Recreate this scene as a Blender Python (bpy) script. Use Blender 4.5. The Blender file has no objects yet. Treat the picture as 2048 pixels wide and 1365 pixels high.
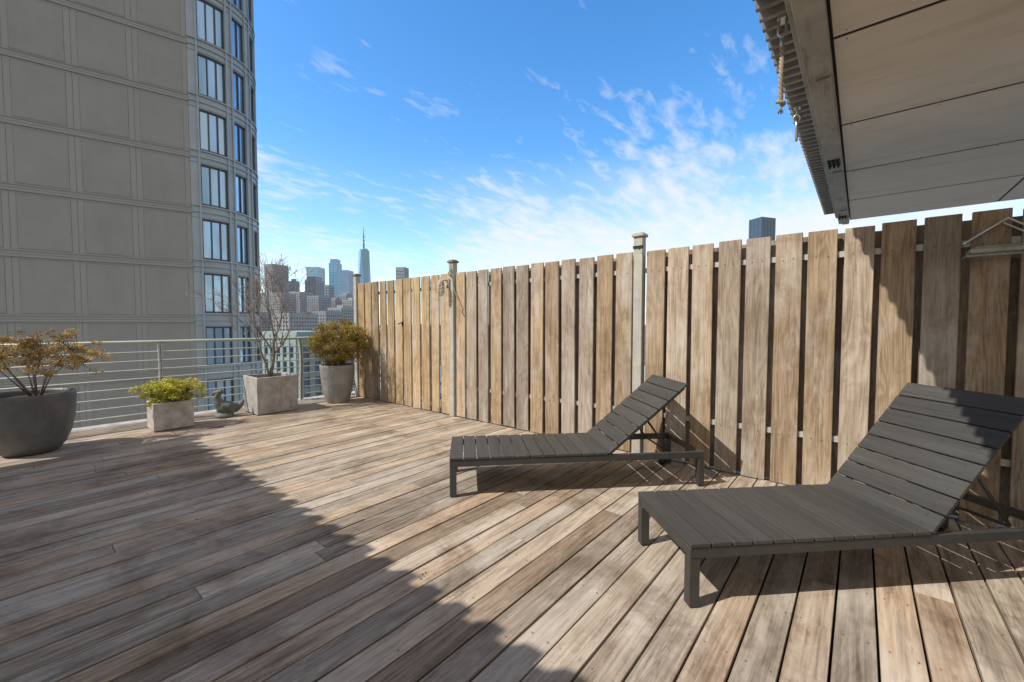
import bpy, math, random
from mathutils import Vector, Matrix, noise
random.seed(7)
S=bpy.context.scene
COL=S.collection
# ------------------------------------------------------------ helpers
class MB:
    def __init__(s): s.v=[];s.f=[];s.m=[];s.t=[];s.r=[];s.sm=[]
    def quad(s,pts,mi=0,tint=(1,1,1),rnd=(0,0,0),smooth=False):
        b=len(s.v); s.v+= [tuple(p) for p in pts]; s.f.append(tuple(range(b,b+len(pts))))
        s.m.append(mi); s.t+=[tint]*len(pts); s.r+=[rnd]*len(pts); s.sm.append(smooth)
    def box(s,a,b,mi=0,tint=(1,1,1),rnd=(0,0,0),M=None):
        x0,y0,z0=a;x1,y1,z1=b
        P=[Vector(p) for p in((x0,y0,z0),(x1,y0,z0),(x1,y1,z0),(x0,y1,z0),(x0,y0,z1),(x1,y0,z1),(x1,y1,z1),(x0,y1,z1))]
        if M is not None: P=[M@p for p in P]
        k=len(s.v); s.v+=[tuple(p) for p in P]
        for q in((0,3,2,1),(4,5,6,7),(0,1,5,4),(1,2,6,5),(2,3,7,6),(3,0,4,7)):
            s.f.append(tuple(k+i for i in q)); s.m.append(mi); s.sm.append(False)
        s.t+=[tint]*8; s.r+=[rnd]*8
    def tube(s,pts,rads,n=8,mi=0,cap=True,tint=(1,1,1),closed=False):
        pts=[Vector(p) for p in pts]
        if not hasattr(rads,'__len__'): rads=[rads]*len(pts)
        k=len(s.v); N=len(pts); up=None
        for i,p in enumerate(pts):
            if closed: d=pts[(i+1)%N]-pts[i-1]
            else: d=pts[min(i+1,N-1)]-pts[max(i-1,0)]
            if d.length<1e-9: d=Vector((0,0,1))
            d.normalize()
            if up is None:
                up=Vector((0,0,1)) if abs(d.z)<.9 else Vector((1,0,0))
            a=up-d*up.dot(d)
            if a.length<1e-6: a=d.orthogonal()
            a.normalize(); up=a; b=d.cross(a)
            for j in range(n):
                t=2*math.pi*j/n
                s.v.append(tuple(p+(a*math.cos(t)+b*math.sin(t))*rads[i]))
                s.t.append(tint); s.r.append((0,0,0))
        R=N if closed else N-1
        for i in range(R):
            for j in range(n):
                i2=(i+1)%N
                s.f.append((k+i*n+j,k+i*n+(j+1)%n,k+i2*n+(j+1)%n,k+i2*n+j)); s.m.append(mi); s.sm.append(True)
        if cap and not closed:
            s.f.append(tuple(k+j for j in reversed(range(n)))); s.m.append(mi); s.sm.append(False)
            s.f.append(tuple(k+(N-1)*n+j for j in range(n))); s.m.append(mi); s.sm.append(False)
    def lathe(s,prof,n=40,mi=0,c=(0,0,0)):
        k=len(s.v)
        for (r,z) in prof:
            for j in range(n):
                t=2*math.pi*j/n
                s.v.append((c[0]+r*math.cos(t),c[1]+r*math.sin(t),c[2]+z)); s.t.append((1,1,1)); s.r.append((0,0,0))
        for i in range(len(prof)-1):
            for j in range(n):
                s.f.append((k+i*n+j,k+i*n+(j+1)%n,k+(i+1)*n+(j+1)%n,k+(i+1)*n+j)); s.m.append(mi); s.sm.append(True)
    def obj(s,name,mats,parent=None,loc=(0,0,0),rot=None,label=None,category=None,kind=None,group=None,bevel=0,segs=1):
        me=bpy.data.meshes.new(name); me.from_pydata(s.v,[],s.f)
        if not isinstance(mats,(list,tuple)): mats=[mats]
        for m in mats: me.materials.append(m)
        me.polygons.foreach_set('material_index',s.m)
        me.polygons.foreach_set('use_smooth',s.sm)
        a=me.attributes.new('tint','FLOAT_COLOR','POINT'); a.data.foreach_set('color',[c for t in s.t for c in (t[0],t[1],t[2],1)])
        a=me.attributes.new('rnd','FLOAT_COLOR','POINT'); a.data.foreach_set('color',[c for t in s.r for c in (t[0],t[1],t[2],1)])
        me.update()
        o=bpy.data.objects.new(name,me); COL.objects.link(o); o.location=loc
        if rot is not None: o.rotation_euler=rot
        tag(o,label,category,kind,group,parent)
        if bevel:
            b=o.modifiers.new('b','BEVEL'); b.width=bevel; b.segments=segs; b.limit_method='ANGLE'
        return o
def tag(o,label=None,category=None,kind=None,group=None,parent=None):
    if label:o['label']=label
    if category:o['category']=category
    if kind:o['kind']=kind
    if group:o['group']=group
    if parent:o.parent=parent
def empty(name,loc=(0,0,0),rz=0,**k):
    o=bpy.data.objects.new(name,None); COL.objects.link(o); o.location=loc; o.rotation_euler=(0,0,rz); o.empty_display_size=.2
    tag(o,**k); return o
# ------------------------------------------------------------ materials
def newmat(name):
    m=bpy.data.materials.new(name); m.use_nodes=True; nt=m.node_tree; p=nt.nodes['Principled BSDF']; return m,nt,p
def N(nt,t,**k):
    n=nt.nodes.new(t)
    for a,b in k.items(): setattr(n,a,b)
    return n
def mixc(nt,fac,a,b,mode='MIX'):
    n=N(nt,'ShaderNodeMix',data_type='RGBA',blend_type=mode)
    for sock,val in ((n.inputs[0],fac),(n.inputs[6],a),(n.inputs[7],b)):
        if hasattr(val,'links'): nt.links.new(val,sock)
        elif isinstance(val,(int,float)): sock.default_value=val
        else: sock.default_value=(*val,1)
    return n.outputs[2]
def mathn(nt,op,a,b=None,clamp=False):
    n=N(nt,'ShaderNodeMath',operation=op); n.use_clamp=clamp
    for i,v in enumerate((a,b)):
        if v is None: continue
        if hasattr(v,'links'): nt.links.new(v,n.inputs[i])
        else: n.inputs[i].default_value=v
    return n.outputs[0]
def ramp(nt,fac,stops):
    n=N(nt,'ShaderNodeValToRGB'); cr=n.color_ramp
    while len(cr.elements)<len(stops): cr.elements.new(.5)
    for e,(p,c) in zip(cr.elements,stops):
        e.position=p; e.color=(*c,1) if len(c)==3 else c
    nt.links.new(fac,n.inputs[0]); return n.outputs[0]
def noisen(nt,vec,scale,detail=5,rough=.6,dist=0):
    n=N(nt,'ShaderNodeTexNoise'); n.inputs['Scale'].default_value=scale; n.inputs['Detail'].default_value=detail
    n.inputs['Roughness'].default_value=rough; n.inputs['Distortion'].default_value=dist
    if vec is not None: nt.links.new(vec,n.inputs['Vector'])
    return n.outputs[0]
def mapping(nt,vec,scale=(1,1,1),rot=(0,0,0),loc=(0,0,0)):
    n=N(nt,'ShaderNodeMapping'); n.inputs['Scale'].default_value=scale; n.inputs['Rotation'].default_value=rot; n.inputs['Location'].default_value=loc
    nt.links.new(vec,n.inputs[0]); return n.outputs[0]
def maprange(nt,v,a,b,c,d):
    n=N(nt,'ShaderNodeMapRange'); nt.links.new(v,n.inputs[0])
    for i,x in enumerate((a,b,c,d)): n.inputs[i+1].default_value=x
    return n.outputs[0]
def bump(nt,p,h,st=.3,dist=.01):
    n=N(nt,'ShaderNodeBump'); n.inputs['Strength'].default_value=st; n.inputs['Distance'].default_value=dist
    nt.links.new(h,n.inputs['Height']); nt.links.new(n.outputs[0],p.inputs['Normal'])
def simple(name,col,rough=.6,metal=0,var=.25,scale=4,bmp=.1,bscale=60,tint=False,col2=None,emis=None,spec=None,streak=None):
    m,nt,p=newmat(name); tc=N(nt,'ShaderNodeTexCoord').outputs['Object']
    n1=noisen(nt,tc,scale,5,.65)
    c2=col2 or tuple(c*(1-var) for c in col); c1=tuple(min(1,c*(1+var)) for c in col) if not col2 else col
    c=ramp(nt,n1,[(.3,c2),(.7,c1)])
    if streak:
        sn=noisen(nt,mapping(nt,tc,streak[1]),1,5,.7); sf=ramp(nt,sn,[(.52,(0,0,0)),(.72,(1,1,1))]); c=mixc(nt,mathn(nt,'MULTIPLY',sf,streak[2]),c,streak[0],'MULTIPLY')
    if tint:
        a=N(nt,'ShaderNodeAttribute',attribute_name='tint'); c=mixc(nt,1,c,a.outputs['Color'],'MULTIPLY')
    nt.links.new(c,p.inputs['Base Color'])
    p.inputs['Roughness'].default_value=rough; p.inputs['Metallic'].default_value=metal
    if spec is not None: p.inputs['Specular IOR Level'].default_value=spec
    if bmp: bump(nt,p,noisen(nt,tc,bscale,3),bmp,.005)
    if emis:
        p.inputs['Emission Color'].default_value=(*emis[0],1); p.inputs['Emission Strength'].default_value=emis[1]
    return m
def wood(name,dark,mid,light,axis,rough=.7,stain=None,stainscale=1.2,knots=.5,bst=.35,spec=.3,ring=.1,bleach=None,wf=.45,wm=.35,wb=.22,fz=85,lo=.40,hi=.72):
    m,nt,p=newmat(name); tc=N(nt,'ShaderNodeTexCoord').outputs['Object']
    at=N(nt,'ShaderNodeAttribute',attribute_name='rnd').outputs['Color']
    ti=N(nt,'ShaderNodeAttribute',attribute_name='tint').outputs['Color']
    off=N(nt,'ShaderNodeVectorMath',operation='MULTIPLY_ADD'); nt.links.new(at,off.inputs[0]); off.inputs[1].default_value=(37,41,29); nt.links.new(tc,off.inputs[2])
    v=off.outputs[0]
    def sc(a,b): return [b if i==axis else a for i in range(3)]
    n1=noisen(nt,mapping(nt,v,sc(8,.8)),1,2,.45,.8)
    rings=mathn(nt,'SINE',mathn(nt,'MULTIPLY',n1,70))
    rm=N(nt,'ShaderNodeMath',operation='MULTIPLY_ADD'); nt.links.new(rings,rm.inputs[0]); rm.inputs[1].default_value=.5; rm.inputs[2].default_value=.5; rings=rm.outputs[0]
    fine=noisen(nt,mapping(nt,v,sc(fz,2.4)),1,4,.7)
    med=noisen(nt,mapping(nt,v,sc(24,.9)),1,4,.65,.3)
    blot=noisen(nt,mapping(nt,v,sc(4,1.2)),1,3,.6,.3)
    tot=wf+wm+wb+ring
    f=mathn(nt,'ADD',mathn(nt,'ADD',mathn(nt,'MULTIPLY',fine,wf/tot),mathn(nt,'MULTIPLY',med,wm/tot)),mathn(nt,'ADD',mathn(nt,'MULTIPLY',rings,ring/tot),mathn(nt,'MULTIPLY',blot,wb/tot)))
    c=ramp(nt,f,[(lo,dark),((lo+hi)/2-.02,mid),(hi,light)])
    c=mixc(nt,1,c,ti,'MULTIPLY')
    if bleach:
        bl=noisen(nt,mapping(nt,v,sc(2.5,.8)),1.2,5,.7,.3); bf=ramp(nt,bl,[(.48,(0,0,0)),(.66,(1,1,1))])
        c=mixc(nt,mathn(nt,'MULTIPLY',mathn(nt,'MULTIPLY',bf,mathn(nt,'MULTIPLY',med,2.0)),bleach[1]),c,bleach[0])
    if stain:
        st=noisen(nt,tc,stainscale,7,.74,.5); sf=ramp(nt,st,[(.36,(1,1,1)),(.52,(0,0,0))])
        c=mixc(nt,mathn(nt,'MULTIPLY',sf,stain[1]),c,stain[0],'MULTIPLY')
        st2=noisen(nt,mapping(nt,v,sc(16,2.5)),1,5,.78)
        sf2=ramp(nt,st2,[(.34,(1,1,1)),(.44,(0,0,0))]); c=mixc(nt,mathn(nt,'MULTIPLY',sf2,.6),c,stain[0],'MULTIPLY')
    if knots:
        vo=N(nt,'ShaderNodeTexVoronoi'); vo.inputs['Scale'].default_value=1; nt.links.new(mapping(nt,v,sc(5,1.2)),vo.inputs['Vector'])
        kf=ramp(nt,vo.outputs['Distance'],[(.02,(1,1,1)),(.07,(0,0,0))]); c=mixc(nt,mathn(nt,'MULTIPLY',kf,knots),c,(.35,.27,.2),'MULTIPLY')
    nt.links.new(c,p.inputs['Base Color']); p.inputs['Roughness'].default_value=rough; p.inputs['Specular IOR Level'].default_value=spec
    bump(nt,p,fine,bst,.004)
    return m
M_deck=wood('deck_wood',(.205,.155,.112),(.41,.322,.24),(.63,.53,.415),0,stain=((.46,.40,.345),.72),stainscale=1.5,bleach=((.59,.52,.43),.5),rough=.75,ring=.06,bst=.55,knots=.35,lo=.38,hi=.73)
M_fence=wood('fence_wood',(.26,.20,.148),(.455,.37,.283),(.65,.56,.45),2,stain=((.58,.52,.46),.6),stainscale=1.8,ring=.10,bleach=((.55,.505,.45),.55),bst=.4,knots=.25,lo=.38,hi=.74)
M_loung=wood('lounger_wood',(.042,.040,.037),(.060,.057,.053),(.08,.077,.071),1,rough=.5,knots=0,bst=.12,spec=.35,ring=.02)
M_loungf=simple('lounger_frame_paint',(.044,.042,.038),.45,var=.2,scale=12)
M_green=simple('grey_beige_paint',(.42,.41,.35),.5,var=.15,scale=8,bmp=.1,streak=((.6,.5,.4),(30,30,2),.5))
M_rail=simple('pale_green_metal',(.46,.47,.42),.42,.15,var=.12,scale=6)
M_conc=simple('concrete',(.36,.34,.315),.85,var=.28,scale=7,bmp=.35,bscale=90,streak=((.5,.45,.4),(14,14,2),.6))
M_concl=simple('stained_concrete',(.56,.51,.47),.85,scale=9,col2=(.28,.245,.22),bmp=.4,bscale=70)
M_potd=simple('dark_grey_stoneware',(.12,.12,.118),.5,var=.3,scale=5,bmp=.25,bscale=50)
M_potg=simple('grey_stoneware',(.27,.26,.25),.6,var=.22,scale=5,bmp=.2,bscale=50)
M_soil=simple('soil',(.06,.042,.03),.95,bmp=.8,bscale=40)
M_leafg=simple('gold_leaf',(.70,.44,.15),.55,tint=True,var=.35,scale=9,bmp=0)
M_leafy=simple('lime_leaf',(.74,.66,.09),.5,tint=True,var=.3,scale=14,bmp=0)
M_leafb=simple('boxwood_leaf',(.43,.345,.075),.5,tint=True,var=.35,scale=5,bmp=0)
for m in (M_leafg,M_leafy,M_leafb):
    p=m.node_tree.nodes['Principled BSDF']
    nt=m.node_tree; tr=N(nt,'ShaderNodeBsdfTranslucent'); src=p.inputs['Base Color'].links[0].from_socket; nt.links.new(src,tr.inputs[0])
    mx=N(nt,'ShaderNodeMixShader'); mx.inputs[0].default_value=.38; nt.links.new(p.outputs[0],mx.inputs[1]); nt.links.new(tr.outputs[0],mx.inputs[2])
    nt.links.new(mx.outputs[0],nt.nodes['Material Output'].inputs[0])
M_bark=simple('bark',(.21,.17,.145),.85,bmp=.4,bscale=80,var=.35)
M_twig=simple('brown_twig',(.25,.20,.17),.8,bmp=0)
M_bronze=simple('verdigris_stone',(.17,.19,.16),.7,col2=(.07,.072,.058),scale=18,bmp=.4,bscale=70)
M_soff=simple('soffit_panel_paint',(.67,.625,.545),.5,var=.08,scale=2.2,bmp=.12,bscale=180,streak=((.74,.72,.67),(6,.8,6),.7))
M_dark=simple('dark_joint',(.05,.045,.04),.8)
M_seam=simple('soffit_seam',(.025,.022,.02),.9,bmp=0)
M_steel=simple('painted_steel',(.33,.33,.29),.5,.05,var=.18,scale=5,bmp=.1,streak=((.5,.40,.30),(3,14,14),.8))
M_galv=simple('galvanised_steel',(.27,.26,.245),.42,.3,var=.2,scale=6,bmp=.05,streak=((.55,.38,.27),(14,3,14),.8))
M_rope=simple('rope',(.36,.28,.19),.9,bmp=.8,bscale=200)
M_chrome=simple('zinc_hardware',(.6,.6,.58),.3,.8,var=.15)
M_black=simple('black_iron',(.02,.02,.02),.4,.3)
M_twall=simple('precast_taupe',(.37,.365,.345),.85,var=.04,scale=.5,bmp=.1,bscale=12,streak=((.86,.85,.85),(2,2,.15),.4))
M_tpanel=simple('precast_panel',(.345,.338,.317),.9,var=.06,scale=.8,bmp=.3,bscale=16,streak=((.86,.85,.85),(2,2,.2),.4))
M_tjoint=simple('precast_joint',(.17,.166,.156),.9)
M_tmetal=simple('blue_grey_panel',(.39,.445,.475),.45,.1,var=.1,scale=.6,bmp=.04)
M_tframe=simple('dark_window_frame',(.07,.08,.085),.4,.2,var=.1)
def glassm(name,col,rough=.06,col2=None,sc=1.0,spec=.9,metal=0.0):
    m,nt,p=newmat(name); tc=N(nt,'ShaderNodeTexCoord').outputs['Object']
    oi=N(nt,'ShaderNodeObjectInfo').outputs['Random']
    ad=N(nt,'ShaderNodeVectorMath',operation='MULTIPLY_ADD'); nt.links.new(oi,ad.inputs[0]); ad.inputs[1].default_value=(31,17,9); nt.links.new(tc,ad.inputs[2])
    c=ramp(nt,noisen(nt,mapping(nt,ad.outputs[0],(sc,sc,.15*sc)),1,1),[(.3,col2 or col),(.65,col)])
    nt.links.new(c,p.inputs['Base Color']); p.inputs['Roughness'].default_value=rough; p.inputs['Specular IOR Level'].default_value=spec; p.inputs['Metallic'].default_value=metal
    return m
M_glass=glassm('window_glass',(.50,.72,.94),.05,(.26,.45,.64),1.2,1,.6)
M_clear=simple('clear_glass_jar',(.75,.8,.8),.1,bmp=0)
M_clear.node_tree.nodes['Principled BSDF'].inputs['Transmission Weight'].default_value=.9

# ------------------------------------------------------------ deck
mb=MB(); pitch=.1455; y=-4.6; row=0
while y<7.25:
    rx=random.Random(row*13+5); x=-6.5-rx.random()*4
    target = (y<=2.43<y+pitch)
    cuts=[]
    while x<4.3:
        L=rx.uniform(2.2,4.8); cuts.append((x,x+L)); x+=L
    if target: cuts=[(-6,-3),(-3,.55),(.55,1.15),(1.15,4.3)]
    for (a,b) in cuts:
        a2=max(a,-6.5);b2=min(b,4.03)
        if b2-a2<.05: continue
        g=rx.uniform(.77,1.14); w=rx.uniform(-.04,.09) if rx.random()<.6 else -.04
        t=(g*(1+w),g,g*(1-w))
        if target and .5<a<.6: t=(1.4,1.46,1.5)
        z=rx.uniform(-.0028,.0028)
        if rx.random()<.14: t=tuple(c*.8 for c in t)
        mb.box((a2+.0015,y+.0048,-.026+z),(b2-.0015,y+pitch-.0048,z),tint=t,rnd=(rx.random(),rx.random(),rx.random()))
    y+=pitch; row+=1
deck=mb.obj('wooden_deck',M_deck,kind='structure',bevel=.0018)
mb=MB()
rr=random.Random(3)
for k in range(0,82):
    yy=-4.6+k*pitch
    if yy<-1 or yy>7: continue
    for xx in [i*.42 -.3 for i in range(0,11)]:
        for dy in (.03,.115):
            cx,cy=xx+rr.uniform(-.006,.006),yy+dy+rr.uniform(-.004,.004)
            mb.quad([(cx+.004*math.cos(a*math.pi/3),cy+.004*math.sin(a*math.pi/3),.0036) for a in range(6)])
mb.obj('deck_screws',M_galv,kind='stuff',label='small steel screw heads fixed in the deck planks',category='screws')
mb=MB(); mb.box((-6.6,-4.7,-.35),(4.35,7.24,-.04)); mb.obj('deck_substructure',M_seam,kind='structure')
mb=MB(); mb.box((-6.6,7.262,-.35),(4.35,7.52,.012)); mb.box((4.11,-4.7,-.0395),(4.35,7.255,-.01)); mb.obj('roof_kerb',M_concl,kind='structure',bevel=.008)
B=empty('apartment_building',(-1,1,-42),label='lower storeys of the building carrying the roof terrace',category='building')
mb=MB(); mb.box((-8,-6,0),(9,6.3,41.6))
for f in range(13): mb.box((-8.06,-6.06,f*3.1+.6),(9.06,6.36,f*3.1+.9))
mb.obj('wall',M_twall,parent=B)
# ------------------------------------------------------------ fence
FX=4.05
F=empty('wooden_fence',(FX,1.7,0),label='tall weathered board fence with grey beige metal posts',category='fence')
def fpanel(y0,y1,mode,seed):
    rx=random.Random(seed); mb=MB(); n=max(1,round((y1-y0)/.222)); P=(y1-y0)/n
    for i in range(n+1):
        yc=y0+i*P; g=rx.uniform(.45,.75)  # gap depth painted in: back boards tinted darker than the front ones
        mb.box((FX+.026,max(y0,yc-.075),.01),(FX+.046,min(y1,yc+.075),2.0+rx.uniform(-.008,.008)),tint=(g*.98,g*.94,g*.88),rnd=(rx.random(),rx.random(),rx.random()))
    gap=.037 if mode=='far' else .036
    for i in range(n):
        w=P-gap+rx.uniform(-.012,.006)
        a=y0+i*P+(P-w)/2+rx.uniform(-.005,.005); g=rx.uniform(.76,1.15)
        if mode=='far': t=(1.08*g,.96*g,.70*g)
        elif mode=='mid':
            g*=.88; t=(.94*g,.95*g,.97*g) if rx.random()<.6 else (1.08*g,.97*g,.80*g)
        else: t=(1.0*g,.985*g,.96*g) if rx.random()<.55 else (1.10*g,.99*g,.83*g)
        if a<-.2: t=tuple(c*.74 for c in t)  # end boards: canopy shadow deepened in the tint, over browner wood
        if rx.random()<.15: t=tuple(c*.8 for c in t)
        tl=rx.uniform(-.004,.004); zt=2.03+rx.uniform(-.007,.007)
        M=Matrix.Translation((FX,a+w/2,0))@Matrix.Rotation(tl,4,'X')@Matrix.Rotation(rx.uniform(-.04,.04),4,'Z')
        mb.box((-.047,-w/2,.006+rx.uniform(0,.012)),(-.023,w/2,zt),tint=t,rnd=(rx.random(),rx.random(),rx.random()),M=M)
    for v in range(len(mb.v)): mb.v[v]=(mb.v[v][0]-FX,mb.v[v][1]-1.7,mb.v[v][2])
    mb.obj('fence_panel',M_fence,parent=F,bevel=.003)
    for z in (.43,1.84,):
        mb=MB(); mb.box((-.02,y0-1.7,z-.022),(.024,y1-1.7,z+.022)); mb.obj('rail',M_rail,parent=F)
    mb=MB()
    for i in range(n):
        for z in (.42,1.83):
            for dy in (-.035,.035):
                yy=y0+(i+.5)*P+dy-1.7+rx.uniform(-.006,.006); zz=z+rx.uniform(-.008,.008)
                mb.quad([(-.0512,yy+.0042*math.cos(a*1.047),zz+.0042*math.sin(a*1.047)) for a in range(6)])
    mb.obj('nail_heads',M_dark,parent=F,kind='stuff')
posts=[6.985,4.43,1.70]
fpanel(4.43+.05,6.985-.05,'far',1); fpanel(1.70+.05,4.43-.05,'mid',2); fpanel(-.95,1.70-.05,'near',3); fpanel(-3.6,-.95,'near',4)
for py_ in posts+[-3.65]:
    mb=MB(); mb.box((-.075,-.045,0),(.01,.045,2.17)); 
    p_=mb.obj('post',M_green,parent=F,loc=(0,py_-1.7,0),bevel=.004)
    mb=MB(); mb.box((-.092,-.061,2.171),(.027,.061,2.2)); mb.box((-.075,-.045,2.2),(.01,.045,2.212))
    mb.obj('cap',M_green if py_<4 else M_bark,parent=p_,bevel=.004)
mb=MB(); mb.tube([(0,0,0),(-.03,0,.01),(-.05,.03,0),(-.055,.05,-.01)],.008); mb.tube([(0,0,-.02),(-.02,0,-.05)],.006); mb.box((-.008,-.02,-.03),(.004,.02,.03))
mb.obj('fence_hook',M_black,loc=(FX-.047,5.6,1.32),label='small black iron latch hook screwed to fence board',category='hook')
mb=MB(); mb.box((-.006,-.05,-.012),(.004,.05,.012)); mb.tube([(0,-.05,0),(-.03,-.06,-.01),(-.03,-.02,-.03)],.006)
mb.obj('fence_hook',M_black,loc=(FX-.076,1.70,2.07),label='small dark hook fixed near fence post top',category='hook')
Lm=empty('wall_lamp',(FX-.08,4.47,1.80),label='caged jelly jar lamp bracketed on the fence post',category='lamp')
Lm.scale=(.85,.85,.85)
mb=MB(); mb.box((-.02,-.03,.02),(.03,.03,.17)); mb.tube([(-.01,0,.13),(-.07,.02,.15),(-.12,.05,.14)],.014); mb.lathe([(.001,.15),(.035,.15),(.048,.11),(.052,.08),(.05,.06)],16,c=(-.12,.05,0))
mb.obj('bracket',M_concl,parent=Lm)
mb=MB(); mb.lathe([(.042,.06),(.045,0),(.038,-.07),(.02,-.10),(.001,-.105)],20,c=(-.12,.05,0)); mb.obj('glass_jar',M_clear,parent=Lm)
mb=MB()
for k in range(6):
    a=k*math.pi/3; mb.tube([(-.12+.052*math.cos(a),.05+.052*math.sin(a),.07),(-.12+.056*math.cos(a),.05+.056*math.sin(a),-.04),(-.12+.03*math.cos(a),.05+.03*math.sin(a),-.11),(-.12,.05,-.118)],.005,5)
for z in (.02,-.04): mb.tube([(-.12+.057*math.cos(a*.5236),.05+.057*math.sin(a*.5236),z) for a in range(12)],.005,5,closed=True)
mb.obj('cage',M_concl,parent=Lm)
mb=MB(); mb.tube([(-.09,0,.38),(-.10,-.02,.3),(-.07,-.03,.12),(-.075,-.08,-.02),(-.06,-.16,-.16),(-.055,-.22,-.26),(-.06,-.2,-.3),(-.055,-.25,-.36)],.006,6)
mb.tube([(-.09,-.02,.3),(-.1,.03,.24),(-.1,-.04,.2)],.009,6)
mb.obj('cord',M_rope,loc=(FX,4.43,1.78),label='frayed brown cord knotted around the fence post',category='rope')
G=empty('floodlight',(FX-.05,-.66,1.80),label='clear plastic floodlight housing under a gabled metal bracket',category='lamp')
mb=MB(); mb.tube([(-.02,.17,.02),(-.02,.0,.15),(-.02,-.17,.02)],.008,6); mb.tube([(-.16,.17,.02),(-.16,.0,.15),(-.16,-.17,.02)],.008,6)
mb.tube([(-.02,.0,.15),(-.16,0,.15)],.008,6); mb.tube([(-.02,.17,.02),(-.16,.17,.02)],.008,6); mb.tube([(-.02,-.17,.02),(-.16,-.17,.02)],.008,6)
mb.obj('bracket',M_chrome,parent=G)
mb=MB(); mb.box((-.17,-.15,-.05),(-.01,.15,-.02)); mb.box((-.15,-.13,-.02),(-.03,.13,-.005)); mb.obj('lamp_housing',M_steel,parent=G,bevel=.01,segs=2)
mb=MB(); mb.box((-.18,-.17,-.075),(-.005,.17,-.052)); mb.obj('lens',M_clear,parent=G,bevel=.008,segs=2)

# ------------------------------------------------------------ railing
RY=7.38
R=empty('metal_railing',(1.3,RY,0),label='pale green metal guard railing with horizontal bars',category='railing')
mb=MB(); mb.tube([(-6,0,1.07),(2.55,0,1.07),(2.7,-.05,1.07),(2.74,-.3,1.07)],.023,12); mb.obj('handrail',M_rail,parent=R)
for i in range(8):
    mb=MB(); z=.11+i*.118; mb.tube([(-6,0,z),(2.55,0,z),(2.69,-.05,z),(2.74,-.3,z)],.009,8)
    mb.obj('bar',M_rail,parent=R)
for px_ in (-5.6,-3.75,-1.87,0,1.87):
    mb=MB()
    prof=[(0,.0),(.0,.15),(.01,.35),(.03,.55),(.035,.75),(.02,.92),(0,1.05)]
    for s in (-.018,.008):
        for i in range(len(prof)-1):
            (a,z0),(b,z1)=prof[i],prof[i+1]
            P=[(s,-.035-a,z0),(s+.010,-.035-a,z0),(s+.010,.03-a,z0),(s,.03-a,z0)]; Q=[(s,-.035-b,z1),(s+.010,-.035-b,z1),(s+.010,.03-b,z1),(s,.03-b,z1)]
            for j in range(4): mb.quad([P[j],P[(j+1)%4],Q[(j+1)%4],Q[j]])
    mb.box((-.05,-.06,0),(.05,.06,.02))
    mb.obj('post',M_rail,parent=R,loc=(px_,0,0))
# ------------------------------------------------------------ canopy
def corr(mb,a0,a1,b0,b1,z,depth,per,axis):
    prof=[];t=a0
    while t<a1:
        for (q,h) in ((0,0),(.3,0),(.42,1),(.88,1)): prof.append((t+q*per,z+h*depth))
        t+=per
    for i in range(len(prof)-1):
        (u,z0),(v,z1)=prof[i],prof[i+1]
        if axis=='x': P=[(u,b0,z0),(v,b0,z1),(v,b1,z1),(u,b1,z0)]
        else: P=[(b0,u,z0),(b1,u,z0),(b1,v,z1),(b0,v,z1)]
        mb.quad(P)
C=empty('roof_canopy',(4,-1,2.75),label='overhanging canopy with beige soffit panels and corrugated metal edge',category='canopy')
def cobj(mb,name,mat,**k):
    mb.v=[(a-4,b+1,c-2.75) for a,b,c in mb.v]; return mb.obj(name,mat,parent=C,**k)
YB=-2.5
mb=MB(); corr(mb,.6,7.5,YB,.44,2.865,.045,.095,'x'); mb.box((.65,YB,2.913),(7.5,.435,2.94)); cobj(mb,'corrugated_deck',M_galv)
mb=MB(); corr(mb,-2.5,7.2,-3.1,-1.02,2.85,.085,.2,'y'); mb.box((-3.1,-2.5,2.94),(-1.4,7.1,3.05)); cobj(mb,'corrugated_deck',M_galv)
mb=MB()
xs=[.3+1.2*i for i in range(7)]
for i in range(6):
    for j in range(2):
        y1=.152-j*1.35; y0=y1-1.35
        mb.box((xs[i]+.014,y0+.010,2.75),(xs[i+1]-.014,y1-.010,2.754))
cobj(mb,'soffit',M_soff)
mb=MB(); mb.box((.3,YB,2.7545),(7.5,.152,2.79)); cobj(mb,'soffit_backing',M_seam)
mb=MB()
for x in xs:
    for j in range(6):
        for s in (-.04,.04):
            mb.lathe([(.001,-.003),(.004,-.002),(.005,.001)],8,c=(x+s,.09-j*.45,2.749))
cobj(mb,'screws',M_steel,kind='stuff')
mb=MB()
mb.box((.3,.158,2.712),(7.5,.272,2.724)); mb.box((.3,.262,2.7245),(7.5,.272,2.862)); mb.box((.3,.156,2.7245),(7.5,.163,2.8))
mb.box((.3,.273,2.80),(7.5,.31,2.862))
cobj(mb,'beam',M_steel,bevel=.002)
for x in (1.2,3.0,4.9,6.6):
    mb=MB(); mb.box((x,.162,2.700),(x+.9,.235,2.7115)); cobj(mb,'beam_plate',M_steel,bevel=.002)
for x in (4.55,4.62,4.69,6.9,6.97):
    for yy in (.185,.215,.245):
        mb=MB(); mb.lathe([(.0005,-.03),(.009,-.028),(.009,-.012),(.016,-.011),(.016,0)],6,c=(x,yy,2.712 if x<4.8 else 2.70))
        cobj(mb,'bolt',M_black)
for (x,yy) in ((-1.9,5.8),(-2.9,5.8),(-1.6,-2.4),(7.2,-2.4),(1.2,-2.4)):
    mb=MB(); mb.box((x-.06,yy-.06,-.0),(x+.06,yy+.06,2.86)); cobj(mb,'column',M_steel)
mb=MB(); mb.box((-.03,-.02,.0),(.03,.02,.012)); mb.tube([(0,-.015,0),(0,-.017,-.06),(0,.0,-.085),(0,.017,-.06),(0,.015,0)],.006,8)
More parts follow.
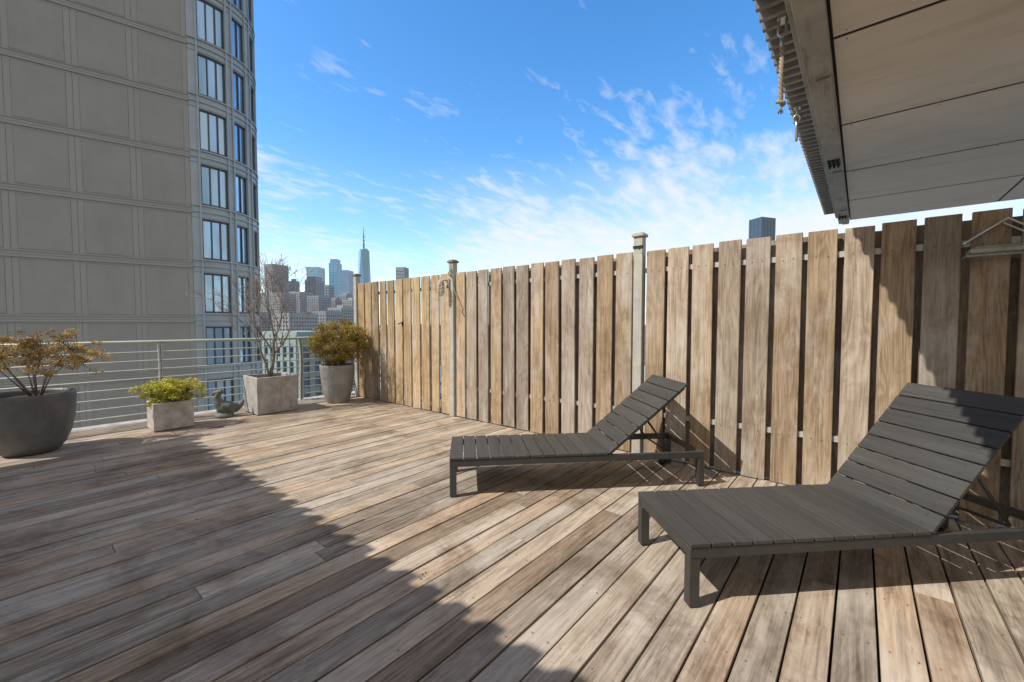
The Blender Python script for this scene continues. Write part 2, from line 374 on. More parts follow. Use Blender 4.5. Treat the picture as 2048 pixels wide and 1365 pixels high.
mb.tube([(0.0,.0,-.07),(0.02,0,-.10),(.01,0,-.14),(-.015,0,-.13),(-.02,0,-.10)],.005,8)
mb.obj('ceiling_hook',M_chrome,loc=(2.56,.345,2.852),label='zinc eye hook hanging below corrugated canopy edge',category='hook')
mb=MB()
for ph in (0,2.09,4.19):
    mb.tube([(.006*math.cos(i*.7+ph)+.008*math.sin(i*.2),.006*math.sin(i*.7+ph),-.0078*i) for i in range(40)],.006,6)
mb.tube([(.008*math.cos(a)+.004,.015*math.sin(a),-.30-.005*a) for a in [i*.5 for i in range(14)]],.010,6)
for i in range(7): mb.tube([(.005,0,-.33),(.005+.012*math.cos(i),.012*math.sin(i),-.37)],.002,4)
mb.obj('hanging_rope',M_rope,loc=(2.56,.345,2.765),label='short frayed natural fibre rope hanging from canopy hook',category='rope')
mb=MB()
mb.tube([(0,0,0),(0,0,-.05)],.007,8)
mb.tube([(.0,.022*math.sin(a),-.075-.028*math.cos(a)) for a in [i*.5236 for i in range(12)]],.007,6,closed=True)
mb.tube([(.026*math.sin(a)*(1.1 if math.cos(a)<0 else .8),.0,-.16-.07*math.cos(a)) for a in [i*.3927 for i in range(16)]],.009,6,closed=True)
mb.box((-.03,-.02,-.004),(.03,.02,.004))
mb.obj('carabiner',M_chrome,loc=(3.66,.39,2.860),label='steel snap hook dangling below canopy edge',category='carabiner')

# ------------------------------------------------------------ loungers
def lounger(loc,rz,ang,label):
    E=empty('sun_lounger',loc,rz,label=label,category='lounger',group='dark slatted sun loungers on the deck')
    W=.60;Lh=1.235;LT=2.04
    rx=random.Random(int(ang*100))
    mb=MB()
    mb.box((0.0,0,.232),(LT,.03,.283)); mb.box((0,W-.03,.232),(LT,W,.283))
    mb.box((.0025,.0305,.235),(.032,W-.0305,.281)); mb.box((LT-.032,.0305,.235),(LT-.002,W-.0305,.281)); mb.box((Lh+.0,.0305,.235),(Lh+.03,W-.0305,.275)); mb.box((.62,.0305,.235),(.65,W-.0305,.275))
    mb.obj('frame',M_loungf,parent=E,bevel=.003)
    for (x,y_) in ((.001,.001),(.001,W-.051),(LT-.051,.001),(LT-.051,W-.051)):
        mb=MB(); mb.box((0,0,0.004),(.05,.05,.2315)); mb.box((.01,.01,0),(.04,.04,.004))
        mb.obj('leg',M_loungf,parent=E,loc=(x,y_,0),bevel=.003)
    mb=MB(); n=12; P=Lh/n
    for i in range(n):
        g=rx.uniform(.9,1.12)
        mb.box((i*P+.0034-(.0034 if i==0 else 0),-.004,.284),((i+1)*P-.0034,W+.004,.304+rx.uniform(0,.0015)),tint=(g,g,g*.98),rnd=(rx.random(),rx.random(),rx.random()))
    mb.obj('seat',M_loung,parent=E,bevel=.003)
    mb=MB(); n=8; LB=.845; P=LB/n
    for i in range(n):
        g=rx.uniform(.9,1.12)
        mb.box((i*P+.0034,-.004,0),((i+1)*P-.0034,W+.004,.02),tint=(g,g,g*.98),rnd=(rx.random(),rx.random(),rx.random()))
    b=mb.obj('backrest',M_loung,parent=E,loc=(Lh+.008,0,.284),rot=(0,-ang,0),bevel=.003)
    mb=MB(); mb.box((.0,.045,-.03),(LB-.03,.07,-.001)); mb.box((0,W-.07,-.03),(LB-.03,W-.045,-.001)); mb.tube([(.42,.05,-.03),(.42,W-.05,-.03)],.009,8)
    mb.obj('backrest_frame',M_loungf,parent=b)
    mb=MB()
    for i in range(n):
        for yy in (.057,W-.057):
            for dx in (.03,.075):
                mb.quad([(i*P+dx+.0032*math.cos(a*1.047),yy+.0032*math.sin(a*1.047),.0206) for a in range(6)])
    mb.obj('screws',M_black,parent=b,kind='stuff')
    ax=Lh+.008+.42*math.cos(ang)+.03*math.sin(ang); az=.284+.42*math.sin(ang)-.03*math.cos(ang)
    mb=MB()
    for yy in (.075,W-.075): mb.tube([(ax,yy,az),(1.78,yy,.262)],.009,8)
    mb.tube([(1.78,.03,.262),(1.78,W-.03,.262)],.009,8)
    for yy in (.04,W-.04): mb.box((1.35,yy-.006,.25),(1.95,yy+.006,.27))
    mb.obj('backrest_strut',M_loungf,parent=E)
    for yy in (W-.075,):
        mb=MB(); prof=[(.012,-.014),(.032,-.014),(.036,-.009),(.036,.009),(.032,.014),(.012,.014)]
        mb.lathe(prof,24)
        mb.obj('wheel',M_black,parent=E,loc=(LT-.10,yy,.036),rot=(math.pi/2,0,0))
        mb=MB(); mb.box((-.012,-.02,.0),(.012,.02,.19)); mb.tube([(0,-.02,.0),(0,.02,0)],.011,8)
        mb.obj('wheel_bracket',M_loungf,parent=E,loc=(LT-.10,yy,.042))
    return E
lounger((2.085,2.35,.003),math.radians(-43.8),math.radians(40),'dark slatted wooden sun lounger with half raised back beside fence')
lounger((1.965,.574,.003),math.radians(-44.6),math.radians(50),'dark slatted wooden sun lounger with steep back partly in shadow')

# ------------------------------------------------------------ pots & plants
def pot(loc,prof,mat,label,name='plant_pot',inner=None):
    E=empty(name,loc,label=label,category='plant pot')
    mb=MB(); mb.lathe(prof,48); mb.quad([(prof[0][0]*math.cos(a*math.pi/12),prof[0][0]*math.sin(a*math.pi/12),.001) for a in range(24)]); mb.obj('vessel',mat,parent=E)
    r,z=inner; mb=MB()
    ring=[(r*i/6,z+ .012*math.cos(i)) for i in range(7)]; mb.lathe([(max(.001,a),b) for a,b in ring],24); mb.obj('soil',M_soil,parent=E)
def boxpot(loc,w,d,h,mat,label,rz=0,th=.035,taper=0):
    E=empty('planter_box',loc,rz,label=label,category='planter')
    mb=MB(); a,b=w/2,d/2
    O=lambda z,s:[(-a*s,-b*s,z),(a*s,-b*s,z),(a*s,b*s,z),(-a*s,b*s,z)]
    I=lambda z:[(-a+th,-b+th,z),(a-th,-b+th,z),(a-th,b-th,z),(-a+th,b-th,z)]
    o0=O(0,1-taper);o1=O(h,1);i1=I(h);i0=I(h-.08)
    for A,Bq in ((o0,o1),(o1,i1),(i1,i0)):
        for j in range(4): mb.quad([A[j],A[(j+1)%4],Bq[(j+1)%4],Bq[j]])
    mb.quad(o0[::-1]); me=mb.obj('vessel',mat,parent=E)
    w_=me.modifiers.new('w','WELD'); bv=me.modifiers.new('b','BEVEL'); bv.width=.008; bv.segments=2
    mb=MB(); mb.quad(I(h-.05)); mb.obj('soil',M_soil,parent=E)
def leafcloud(mb,c,rad,n,size,rx,tlo=.6,thi=1.3,hue=0):
    for _ in range(n):
        while True:
            v=Vector((rx.uniform(-1,1),rx.uniform(-1,1),rx.uniform(-1,1)))
            if .02<v.length<1 : break
        p=Vector(c)+Vector((v.x*rad[0],v.y*rad[1],v.z*rad[2]))
        a=Vector((rx.gauss(0,1),rx.gauss(0,1),rx.gauss(0,1)+.4)).normalized(); nrm=a.orthogonal().normalized(); nrm=Matrix.Rotation(rx.uniform(0,6.28),3,a)@nrm
        s=size*rx.uniform(.6,1.3); g=rx.uniform(tlo,thi)*(.8+.3*v.z); h=rx.uniform(.85,1.15)-hue
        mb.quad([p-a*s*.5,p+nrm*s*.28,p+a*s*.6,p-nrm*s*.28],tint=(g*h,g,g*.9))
def bush(name,loc,label,mat,cz,rad,ncl,clr,nleaf,size,seed,nmain=7,tlo=.6,thi=1.3,inner=.35,zmin=.03,hv=.0,hl=-.05,sr=.013,flat=.75,kn=.22):
    rx=random.Random(seed); E=empty(name,loc,label=label,category='shrub'); mt=MB(); ml=MB(); nodes=[]
    for i in range(nmain):
        a=2*math.pi*i/nmain+rx.uniform(-.4,.4); e=Vector((rad[0]*.55*math.cos(a),rad[1]*.55*math.sin(a),cz+rad[2]*rx.uniform(-.2,.5)))
        b0=Vector((.03*math.cos(a),.03*math.sin(a),0)); m1=b0.lerp(e,.35)+Vector((-.02,.02,.04)); m2=b0.lerp(e,.7)+Vector((rx.uniform(-.03,.03),rx.uniform(-.03,.03),.02))
        mt.tube([b0,m1,m2,e],[sr,sr*.75,sr*.5,sr*.3],6); nodes+= [m1,m2,e]
    for i in range(ncl):
        v=Vector((rx.gauss(0,1),rx.gauss(0,1),rx.gauss(0,1))).normalized()*(rx.uniform(inner,1.0))**.7
        k=1+kn*noise.noise(Vector((v.x*2+seed,v.y*2,v.z*2)))
        c=Vector((v.x*rad[0]*k,v.y*rad[1]*k,cz+v.z*rad[2]*k))
        if c.z<zmin: continue
        nd=min(nodes,key=lambda q:(q-c).length); mid=nd.lerp(c,.5)+Vector((rx.uniform(-.02,.02),rx.uniform(-.02,.02),.01)); mt.tube([nd,mid,c],[.0035,.0025,.0012],4)
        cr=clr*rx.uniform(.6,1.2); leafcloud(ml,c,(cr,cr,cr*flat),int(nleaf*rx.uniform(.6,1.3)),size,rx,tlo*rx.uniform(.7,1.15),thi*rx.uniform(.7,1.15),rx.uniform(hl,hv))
    mt.obj('trunk',M_bark,parent=E); ml.obj('crown',mat,parent=E)
P1=(.10,6.50,.0)
q=.88
pot(P1,[(a*q,b*.98) for a,b in [(.19,.0),(.235,.02),(.29,.09),(.335,.20),(.365,.33),(.382,.47),(.386,.58),(.390,.61),(.384,.625),(.365,.625),(.355,.60),(.35,.5)]],M_potd,'large round dark grey stoneware plant pot on the deck',inner=(.353*q,.55))
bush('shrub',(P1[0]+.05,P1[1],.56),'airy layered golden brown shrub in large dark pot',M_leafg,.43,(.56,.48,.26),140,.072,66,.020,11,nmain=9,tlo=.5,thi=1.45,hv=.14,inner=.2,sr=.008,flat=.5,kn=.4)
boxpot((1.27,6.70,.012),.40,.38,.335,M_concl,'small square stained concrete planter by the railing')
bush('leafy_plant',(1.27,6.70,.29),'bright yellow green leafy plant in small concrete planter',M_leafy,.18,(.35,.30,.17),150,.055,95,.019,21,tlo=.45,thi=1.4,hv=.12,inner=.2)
boxpot((2.50,6.85,.012),.56,.56,.53,M_conc,'square grey concrete planter holding a bare tree')
T=empty('bare_tree',(2.53,6.87,.48),label='slim leafless tree with thin brown twigs in square planter',category='tree')
mt=MB(); mc=MB(); rx=random.Random(41)
def branch(p,d,L,r,depth):
    pts=[p];rs=[r];q=p.copy();dd=d.copy();n=5
    for i in range(n):
        dd=dd+Vector((rx.gauss(0,.12),rx.gauss(0,.12),rx.gauss(.05,.08)))
        hd=math.hypot(q.x,q.y)
        if hd>.62: dd-=Vector((q.x,q.y,0))*(.5*(hd-.4))
        dd.normalize(); q=q+dd*L/n; pts.append(q.copy()); rs.append(max(.0022,r*(1-.4*(i+1)/n)))
    (mt if depth<2 else mc).tube(pts,rs,7 if depth<2 else 4)
    if depth>=5: return
    k={0:5,1:4,2:3,3:3,4:2}[depth]
    for i in range(k):
        idx=rx.randint(3 if depth==0 else 2,n) if i else n
        ax=dd.orthogonal().normalized(); ax=Matrix.Rotation(rx.uniform(0,6.28),3,dd)@ax
        nd=(Matrix.Rotation(rx.uniform(.35,.85),3,ax)@dd).normalized(); nd.z=abs(nd.z)*.85+.15; nd.normalize()
        branch(pts[idx],nd,L*rx.uniform(.62,.84),rs[idx]*.70,depth+1)
branch(Vector((0,0,0)),Vector((.02,0,1)),.62,.026,0)
branch(Vector((-.03,.0,0)),Vector((-.2,.14,1)).normalized(),.55,.016,1)
zm=max(v[2] for v in mc.v+mt.v); kz=1.92/zm
for q_ in (mt,mc): q_.v=[(a*1.08,b*1.08,c*kz) for a,b,c in q_.v]
mt.obj('trunk',M_bark,parent=T); mc.obj('crown',M_twig,parent=T)
P2=(3.50,6.74,.0)
pot(P2,[(.165,.0),(.185,.03),(.225,.18),(.255,.38),(.272,.56),(.276,.62),(.272,.635),(.255,.635),(.25,.60),(.24,.5)],M_potg,'tall tapered grey stoneware plant pot at fence corner',inner=(.248,.57))
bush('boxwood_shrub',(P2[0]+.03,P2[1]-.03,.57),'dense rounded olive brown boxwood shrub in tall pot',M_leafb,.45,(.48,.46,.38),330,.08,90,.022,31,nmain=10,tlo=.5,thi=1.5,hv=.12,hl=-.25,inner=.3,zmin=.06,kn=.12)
mb=MB()
mb.lathe([(.001,.0),(.10,.0),(.11,.02),(.095,.045),(.06,.06),(.001,.062)],24)
mb.tube([(-.05,0,.05),(-.03,0,.09),(.0,0,.13),(.06,0,.12),(.13,0,.11),(.18,0,.14),(.205,0,.19),(.20,0,.215)],[.03,.07,.082,.08,.06,.035,.022,.008],14)
mb.tube([(-.01,0,.12),(-.05,0,.18),(-.075,0,.25),(-.055,0,.31),(-.03,0,.335),(-.035,0,.36)],[.075,.062,.045,.036,.043,.015],14)
mb.tube([(-.06,0,.325),(-.10,0,.315),(-.13,0,.29)],[.032,.022,.006],10)
o=mb.obj('bird_statue',M_bronze,loc=(1.90,6.88,.0),rot=(0,0,math.radians(-20)),label='small weathered green stone duck statue with raised tail',category='statue')
o.scale=(1.1,1.1,1.1)
md=o.modifiers.new('r','REMESH'); md.mode='VOXEL'; md.voxel_size=.008; md.use_smooth_shade=True
mb=MB(); rx=random.Random(5)
for i in range(14): leafcloud(mb,(rx.gauss(0,.012),rx.gauss(0,.012),.008),(.006,.006,.006),1,.012,rx,.4,.9)
mb.obj('weed_sprig',M_leafb,loc=(1.33,1.72,.0),label='tiny green weed sprouting between deck planks',category='weed')
mb=MB()
for i in range(60):
    x,y_=rx.uniform(.6,3.8),rx.uniform(1,7); leafcloud(mb,(x,y_,.008),(.01,.01,.003),1,.013,rx)
mb.obj('fallen_leaves',M_bark,kind='stuff',label='scattered dry leaf scraps on the deck',category='leaves')

# ------------------------------------------------------------ curved tower
P0=Vector((6.8,29.3,0)); th0=math.radians(-14); nrm=Vector((math.sin(th0),-math.cos(th0),0))
Rr=3.5; cen=P0-nrm*Rr
ZB=-42; ZT=34.6
Tw=empty('residential_tower',(P0.x,P0.y,ZB),label='tall grey taupe precast apartment tower with rounded glazed corner',category='building')
def tl(mb): mb.v=[(a-P0.x,b-P0.y,c-ZB) for a,b,c in mb.v]; return mb
Mw=Matrix.Translation(P0)@Matrix.Rotation(th0,4,'Z')
mb=MB()
FH=3.1
mb.box((-34,0,ZB),(0,16,ZT),mi=0,M=Mw)
fl=[1.55+FH*k for k in range(-12,11)]
for z in fl:
    mb.box((-34,-.07,z-.14),(-.002,-.0,z+.14),mi=0,M=Mw)
    mb.box((-34,-.11,z+.141),(-.002,-.0,z+.17),mi=0,M=Mw)
per=2.28
for z in fl:
    for i in range(15):
        x1=-.26-i*per; x0=x1-1.80
        mb.box((x0-.010,-.009,z+.250),(x1+.010,-.0008,z+FH-.250),mi=2,M=Mw)
        mb.box((x0,-.014,z+.26),(x1,-.001,z+FH-.26),mi=1,M=Mw)
        mb.box((x1+.235,-.006,z+.175),(x1+.247,-.0012,z+FH-.142),mi=2,M=Mw)
    mb.box((-34,-.0715,z-.02),(-.002,-.0702,z-.002),mi=2,M=Mw)
tl(mb).obj('wall',[M_twall,M_tpanel,M_tjoint],parent=Tw)
def cp(th,r,z): return Vector((cen.x+r*math.sin(th),cen.y-r*math.cos(th),z))
wins=[(-6.5,16.5,3),(23.5,39,2),(48,64,2),(74,90,2)]
ths=sorted(set([-14.0,112.0]+[a for w in wins for a in w[:2]]+list(range(-10,112,5))))
mb=MB()
def inwin(a): 
    for w in wins:
        if w[0]-.01<=a<w[1]-.01: return True
    return False
ZS=[FH*k for k in range(-12,11)]
for i in range(len(ths)-1):
    a,b=math.radians(ths[i]),math.radians(ths[i+1])
    if not inwin(ths[i]):
        mb.quad([cp(a,Rr,ZB),cp(b,Rr,ZB),cp(b,Rr,ZT),cp(a,Rr,ZT)])
    else:
        for zc in ZS:
            for (u,v) in ((zc-1.55,zc-1.15),(zc+1.15,zc+1.55)):
                mb.quad([cp(a,Rr,u),cp(b,Rr,u),cp(b,Rr,v),cp(a,Rr,v)])
            mb.quad([cp(a,Rr,zc-1.15),cp(b,Rr,zc-1.15),cp(b,Rr-.2,zc-1.15),cp(a,Rr-.2,zc-1.15)])
            mb.quad([cp(a,Rr,zc+1.15),cp(b,Rr,zc+1.15),cp(b,Rr-.2,zc+1.15),cp(a,Rr-.2,zc+1.15)])
    for zc in ZS:
        for zz,hh,pr in ((zc+1.5,.06,.08),(zc+1.22,.04,.045),(zc-1.25,.07,.10)):
            r1=Rr+pr
            mb.quad([cp(a,r1,zz),cp(b,r1,zz),cp(b,r1,zz+hh),cp(a,r1,zz+hh)]); mb.quad([cp(a,Rr,zz+hh),cp(b,Rr,zz+hh),cp(b,r1,zz+hh),cp(a,r1,zz+hh)]); mb.quad([cp(a,Rr,zz),cp(b,Rr,zz),cp(b,r1,zz),cp(a,r1,zz)])
for w in wins:
    for a in w[:2]:
        t=math.radians(a); mb.quad([cp(t,Rr,ZB),cp(t,Rr-.2,ZB),cp(t,Rr-.2,ZT),cp(t,Rr,ZT)])
        sgn=-1 if a==w[0] else 1
        t2=t+sgn*math.radians(1.5)
        mb.quad([cp(t,Rr+.07,ZB),cp(t2,Rr+.07,ZB),cp(t2,Rr+.07,ZT),cp(t,Rr+.07,ZT)]); mb.quad([cp(t2,Rr,ZB),cp(t2,Rr+.07,ZB),cp(t2,Rr+.07,ZT),cp(t2,Rr,ZT)]); mb.quad([cp(t,Rr,ZB),cp(t,Rr+.07,ZB),cp(t,Rr+.07,ZT),cp(t,Rr,ZT)])
e=cp(math.radians(112),Rr,0); 
mb.quad([(e.x,e.y,ZB),(e.x-6,e.y+10,ZB),(e.x-6,e.y+10,ZT),(e.x,e.y,ZT)])
mb.quad([cp(math.radians(a),Rr,ZT) for a in range(-14,113,6)]+[Vector((e.x-6,e.y+10,ZT))])
tl(mb).obj('curved_wall',M_tmetal,parent=Tw)
for w in wins:
    a0,a1=math.radians(w[0]),math.radians(w[1]); n=6
    mg=MB()
    for i in range(n):
        u=a0+(a1-a0)*i/n; v=a0+(a1-a0)*(i+1)/n
        mg.quad([cp(u,Rr-.13,-1.13)-cp(a0,Rr,0),cp(v,Rr-.13,-1.13)-cp(a0,Rr,0),cp(v,Rr-.13,1.13)-cp(a0,Rr,0),cp(u,Rr-.13,1.13)-cp(a0,Rr,0)])
    mf=MB(); divs=[a0+.008]+[a0+(a1-a0)*k/w[2] for k in range(1,w[2])]+[a1-.008]
    for t in divs:
        c=cp(t,Rr-.1,0)-cp(a0,Rr,0); mf.box((-.03,-.045,-1.14),(.03,.045,1.14),M=Matrix.Translation(c)@Matrix.Rotation(t,4,'Z'))
    for zz in (-1.10,1.10):
        for i in range(n):
            u=a0+(a1-a0)*(i+.5)/n; c=cp(u,Rr-.1,zz)-cp(a0,Rr,0); hw=Rr*(a1-a0)/n/2+.005
            mf.box((-hw,-.03,-.04),(hw,.035,.04),M=Matrix.Translation(c)@Matrix.Rotation(u,4,'Z'))
    g0=None
    for zc in ZS:
        if zc<-14 or zc>25: 
            continue
        if g0 is None:
            g0=mg.obj('window',M_glass,parent=Tw); f0=mf.obj('frame',M_tframe,parent=g0); g=g0
        else:
            g=g0.copy(); f=f0.copy(); COL.objects.link(g); COL.objects.link(f); f.parent=g; g.parent=Tw
        q=cp(a0,Rr,zc); g.location=(q.x-P0.x,q.y-P0.y,zc-ZB)
mb=MB(); mb.tube([(cen.x,cen.y,ZB),(cen.x,cen.y,ZT-.1)],Rr-.45,24); tl(mb).obj('core',M_dark,parent=Tw)

# ------------------------------------------------------------ city
FW=Vector((.768,.640,0)); RT=Vector((.640,-.768,0)); GZ=-42
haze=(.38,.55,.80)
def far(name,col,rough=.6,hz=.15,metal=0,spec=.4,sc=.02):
    return simple(name,col,rough,metal,var=.12,scale=sc,bmp=0,emis=(haze,hz),spec=spec)  # aerial haze imitated by a faint bluish glow in the material
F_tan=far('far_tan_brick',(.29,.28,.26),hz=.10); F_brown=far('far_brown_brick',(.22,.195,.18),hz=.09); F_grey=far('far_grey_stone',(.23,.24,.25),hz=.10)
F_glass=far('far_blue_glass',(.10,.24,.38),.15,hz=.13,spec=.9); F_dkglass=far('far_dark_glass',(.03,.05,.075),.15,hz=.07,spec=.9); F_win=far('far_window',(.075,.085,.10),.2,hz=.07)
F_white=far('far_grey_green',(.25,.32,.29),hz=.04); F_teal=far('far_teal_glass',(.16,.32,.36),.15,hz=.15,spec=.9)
def tower(name,k,d,w,dep,zt,rz,wall,win,fs,ps,label,crown=None,group=None,ratio=.5):
    c=FW*d+RT*(k*d); h=zt-GZ
    mb=MB(); a,b=w/2,dep/2
    mb.box((-a+.3,-b+.3,0),(a-.3,b-.3,h-.5),mi=1)
    z=0.0
    while z<h-.01:
        mb.box((-a,-b,z),(a,b,min(h,z+fs*ratio)),mi=0); z+=fs
    mb.box((-a-.1,-b-.1,h-fs*.6),(a+.1,b+.1,h+.6),mi=0)
    pw=ps*.4
    nx=max(1,int(w/ps))
    for i in range(nx+1):
        x=-a+i*(w-pw)/nx
        for s in (-1,1): mb.box((x,s*(b+.12)-.13,0),(x+pw,s*(b+.12)+.13,h),mi=0)
    ny=max(1,int(dep/ps))
    for i in range(ny+1):
        y_=-b+i*(dep-pw)/ny
        for s in (-1,1): mb.box((s*(a+.12)-.13,y_,0),(s*(a+.12)+.13,y_+pw,h),mi=0)
    if crown!='flat': mb.box((-a*.5,-b*.5,h+.6),(a*.4,b*.45,h+h*.03+3),mi=0)
    if crown=='step': mb.box((-a*.8,-b*.8,h+.6),(a*.8,b*.8,h+h*.06),mi=0)
    if crown=='tank':
        mb.tube([(a*.2,0,h+3),(a*.2,0,h+9)],2.2,12,mi=0); mb.tube([(a*.2,0,h+9),(a*.2,0,h+11)],[2.3,.2],12,mi=0)
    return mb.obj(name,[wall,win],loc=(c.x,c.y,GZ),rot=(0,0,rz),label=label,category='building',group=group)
def kx(px): return (px-1024)/836
def zt(py,d): return 1.3+(648-py)*d/836
SK='distant skyline towers across the river'
d=2190; c=FW*d+RT*(kx(730)*d); h=zt(503,d)-GZ; mb=MB()
A=30.; base=[(-A,-A),(A,-A),(A,A),(-A,A)]; top=[(0,-A),(A,0),(0,A),(-A,0)]
mb.box((-A,-A,0),(A,A,60))
for i in range(4):
    b0=base[i];b1=base[(i+1)%4];t0=top[i];t1=top[(i+1)%4]
    mb.quad([(*b0,60),(*b1,60),(*t0,h)]); mb.quad([(*b1,60),(*t1,h),(*t0,h)],mi=1)
mb.quad([(*t,h) for t in top]); mb.tube([(0,0,h),(0,0,h+8)],20,24,mi=1)
mb.tube([(0,0,h+8),(0,0,h+45),(0,0,h+85),(0,0,h+124)],[5,3.8,2.8,1.2],8,mi=2)
for zz in (30,50,70): mb.tube([(0,0,h+zz),(0,0,h+zz+3)],6,10,mi=2)
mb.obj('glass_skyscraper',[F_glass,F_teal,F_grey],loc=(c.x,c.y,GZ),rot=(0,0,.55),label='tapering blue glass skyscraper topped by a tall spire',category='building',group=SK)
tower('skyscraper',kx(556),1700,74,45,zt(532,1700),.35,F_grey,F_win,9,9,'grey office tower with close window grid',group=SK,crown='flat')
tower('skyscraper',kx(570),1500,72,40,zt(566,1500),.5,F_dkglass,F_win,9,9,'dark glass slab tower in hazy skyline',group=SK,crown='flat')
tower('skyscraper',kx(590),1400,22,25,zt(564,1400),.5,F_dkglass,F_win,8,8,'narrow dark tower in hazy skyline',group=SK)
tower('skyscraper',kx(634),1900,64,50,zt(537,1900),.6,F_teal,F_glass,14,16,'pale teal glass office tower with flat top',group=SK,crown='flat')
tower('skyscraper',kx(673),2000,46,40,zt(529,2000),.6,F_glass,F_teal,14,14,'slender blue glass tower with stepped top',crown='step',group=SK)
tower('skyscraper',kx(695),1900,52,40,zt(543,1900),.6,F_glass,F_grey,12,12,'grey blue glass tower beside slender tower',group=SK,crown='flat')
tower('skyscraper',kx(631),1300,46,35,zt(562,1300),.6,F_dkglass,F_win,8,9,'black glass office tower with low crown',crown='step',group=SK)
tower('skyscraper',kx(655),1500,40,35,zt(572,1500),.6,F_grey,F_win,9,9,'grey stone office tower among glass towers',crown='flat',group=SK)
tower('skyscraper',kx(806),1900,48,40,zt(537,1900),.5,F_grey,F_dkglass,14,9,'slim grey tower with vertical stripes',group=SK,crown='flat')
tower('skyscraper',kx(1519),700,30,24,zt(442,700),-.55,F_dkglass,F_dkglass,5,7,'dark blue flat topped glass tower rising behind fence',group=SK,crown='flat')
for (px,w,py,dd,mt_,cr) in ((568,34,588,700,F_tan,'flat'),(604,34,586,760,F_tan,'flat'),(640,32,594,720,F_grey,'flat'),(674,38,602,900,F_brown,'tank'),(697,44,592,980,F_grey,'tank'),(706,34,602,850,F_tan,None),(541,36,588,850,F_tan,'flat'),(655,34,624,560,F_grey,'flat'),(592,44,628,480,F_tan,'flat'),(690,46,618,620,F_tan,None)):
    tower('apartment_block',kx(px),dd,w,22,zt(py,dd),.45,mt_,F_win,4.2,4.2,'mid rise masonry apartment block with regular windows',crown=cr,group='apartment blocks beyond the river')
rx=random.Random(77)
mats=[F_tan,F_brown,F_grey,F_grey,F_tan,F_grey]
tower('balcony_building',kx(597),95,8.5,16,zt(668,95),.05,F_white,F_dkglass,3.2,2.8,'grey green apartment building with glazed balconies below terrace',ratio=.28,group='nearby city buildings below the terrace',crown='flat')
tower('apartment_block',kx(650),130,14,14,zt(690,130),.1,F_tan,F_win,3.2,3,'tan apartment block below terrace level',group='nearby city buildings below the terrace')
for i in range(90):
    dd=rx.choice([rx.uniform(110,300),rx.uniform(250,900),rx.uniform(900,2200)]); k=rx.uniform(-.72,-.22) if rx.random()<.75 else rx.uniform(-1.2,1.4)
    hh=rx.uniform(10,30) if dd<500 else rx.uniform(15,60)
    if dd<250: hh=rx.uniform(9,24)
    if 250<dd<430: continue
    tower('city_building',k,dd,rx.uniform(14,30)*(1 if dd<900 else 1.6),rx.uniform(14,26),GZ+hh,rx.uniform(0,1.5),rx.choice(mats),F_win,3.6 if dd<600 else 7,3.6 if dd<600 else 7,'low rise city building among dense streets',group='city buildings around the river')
m,nt,p=newmat('city_ground'); tc=N(nt,'ShaderNodeTexCoord').outputs['Object']
c=ramp(nt,noisen(nt,tc,.02,8,.7),[(.35,(.05,.06,.045)),(.5,(.12,.115,.105)),(.7,(.2,.19,.18))]); nt.links.new(c,p.inputs['Base Color']); p.inputs['Roughness'].default_value=.9
mb=MB(); mb.quad([(-15000,-15000,GZ),(15000,-15000,GZ),(15000,15000,GZ),(-15000,15000,GZ)]); mb.obj('ground',m,kind='structure')
m,nt,p=newmat('river_water'); tc=N(nt,'ShaderNodeTexCoord').outputs['Object']
p.inputs['Base Color'].default_value=(.05,.09,.11,1); p.inputs['Roughness'].default_value=.15; bump(nt,p,noisen(nt,tc,.3,4),.3,.5)
mb=MB(); a=FW*260;b=FW*430; mb.quad([a-RT*4000+Vector((0,0,GZ+.05)),a+RT*4000+Vector((0,0,GZ+.05)),b+RT*4000+Vector((0,0,GZ+.05)),b-RT*4000+Vector((0,0,GZ+.05))]); mb.obj('water',m,kind='structure')

# ------------------------------------------------------------ light
sun=bpy.data.lights.new('sun','SUN'); sun.energy=5.0; sun.angle=math.radians(.5); sun.color=(1,.96,.89)
so=bpy.data.objects.new('sun',sun); COL.objects.link(so)
sd=Vector((.6,-.32,-.75)).normalized(); so.rotation_euler=sd.to_track_quat('-Z','Y').to_euler()
W=bpy.data.worlds.new('World'); S.world=W; W.use_nodes=True; nt=W.node_tree; bg=nt.nodes['Background']
sk=N(nt,'ShaderNodeTexSky',sky_type='NISHITA'); sk.sun_disc=False; sk.sun_elevation=math.asin(-sd.z); sk.sun_rotation=math.atan2(-sd.x,-sd.y); sk.air_density=1.0; sk.dust_density=.4; sk.ozone_density=1.8
hs=N(nt,'ShaderNodeHueSaturation'); hs.inputs['Saturation'].default_value=1.32; hs.inputs['Value'].default_value=2.05; nt.links.new(sk.outputs[0],hs.inputs['Color'])
tc=N(nt,'ShaderNodeTexCoord').outputs['Generated']
sx=N(nt,'ShaderNodeSeparateXYZ'); nt.links.new(tc,sx.inputs[0])
zz=mathn(nt,'ADD',mathn(nt,'MAXIMUM',sx.outputs[2],0.0),.14)
cx=N(nt,'ShaderNodeCombineXYZ'); nt.links.new(mathn(nt,'DIVIDE',sx.outputs[0],zz),cx.inputs[0]); nt.links.new(mathn(nt,'DIVIDE',sx.outputs[1],zz),cx.inputs[1])
v=mapping(nt,cx.outputs[0],(2.5,6.0,1),(0,0,math.radians(-62)),(3.3,1.7,0))
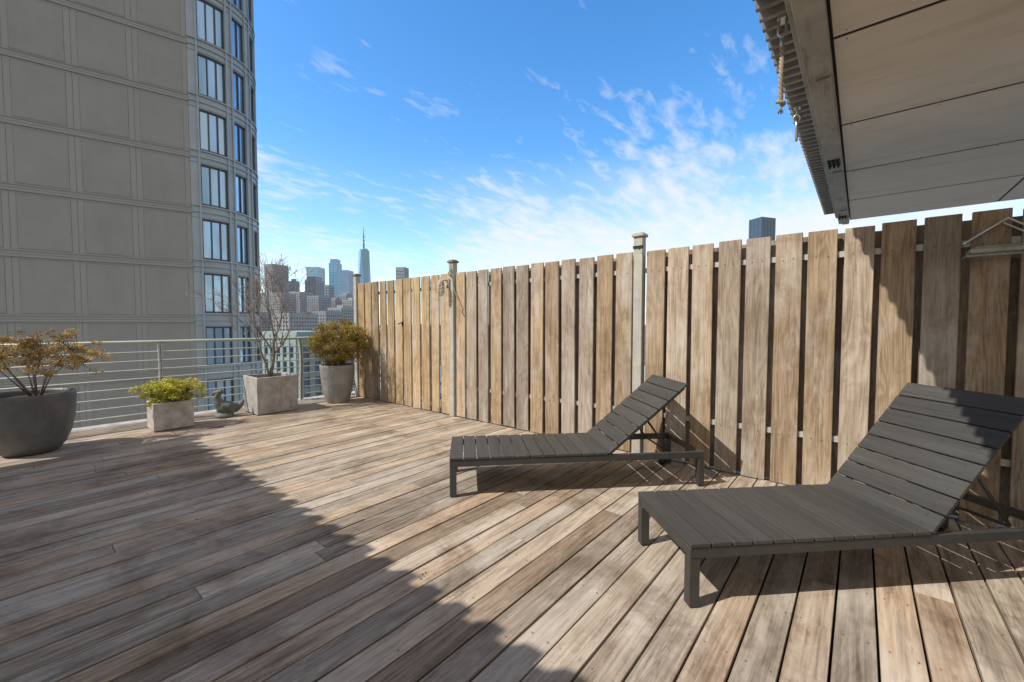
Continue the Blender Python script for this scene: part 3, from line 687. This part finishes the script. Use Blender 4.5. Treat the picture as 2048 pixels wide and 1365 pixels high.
n1=noisen(nt,v,2.0,8,.57,.2); n2=noisen(nt,mapping(nt,cx.outputs[0],(1.2,2.2,1),(0,0,math.radians(-62)),(5.1,2.2,0)),.9,3,.5)
def dot(v3):
    n=N(nt,'ShaderNodeVectorMath',operation='DOT_PRODUCT'); nt.links.new(tc,n.inputs[0]); n.inputs[1].default_value=v3; return n.outputs['Value']
right=maprange(nt,dot((.95,.25,.17)),.80,.98,0,1)
m1=mathn(nt,'MULTIPLY',right,.08)
m2=maprange(nt,sx.outputs[2],.08,.54,.085,-.09)
back=maprange(nt,dot((.768,.64,0)),.46,.12,0,1)
dens=mathn(nt,'ADD',mathn(nt,'ADD',mathn(nt,'MULTIPLY',n1,.62),mathn(nt,'MULTIPLY',n2,.38)),mathn(nt,'ADD',m1,m2))
cf=ramp(nt,dens,[(.52,(0,0,0)),(.76,(.88,.88,.88))])
col=mixc(nt,cf,hs.outputs[0],(7.0,7.15,7.4))
hz=mathn(nt,'MULTIPLY',maprange(nt,sx.outputs[2],.14,.37,1,0),mathn(nt,'MULTIPLY',mathn(nt,'ADD',mathn(nt,'MULTIPLY',right,.8),.2),ramp(nt,n2,[(.28,(.45,.45,.45)),(.55,(1,1,1))])))
col=mixc(nt,hz,col,(6.9,7.1,7.4))
bf=mathn(nt,'MULTIPLY',back,ramp(nt,n2,[(.3,(.6,.6,.6)),(.6,(1,1,1))]))
col=mixc(nt,bf,col,(4.6,4.35,4.0))  # unseen warm cloud cover added behind the view to neutralise blue shade
nt.links.new(col,bg.inputs[0]); bg.inputs[1].default_value=.135
# ------------------------------------------------------------ camera
cam=bpy.data.cameras.new('camera'); co=bpy.data.objects.new('camera',cam); COL.objects.link(co); S.camera=co
cam.sensor_width=36; cam.lens=36*836/2048; cam.clip_end=30000; cam.clip_start=.05
co.location=(0,0,1.316)
pt=math.radians(2.36); fw=Vector((FW.x*math.cos(pt),FW.y*math.cos(pt),-math.sin(pt)))
co.rotation_euler=fw.to_track_quat('-Z','Y').to_euler()
S.view_settings.view_transform='Standard'; S.view_settings.look='None'; S.view_settings.exposure=0
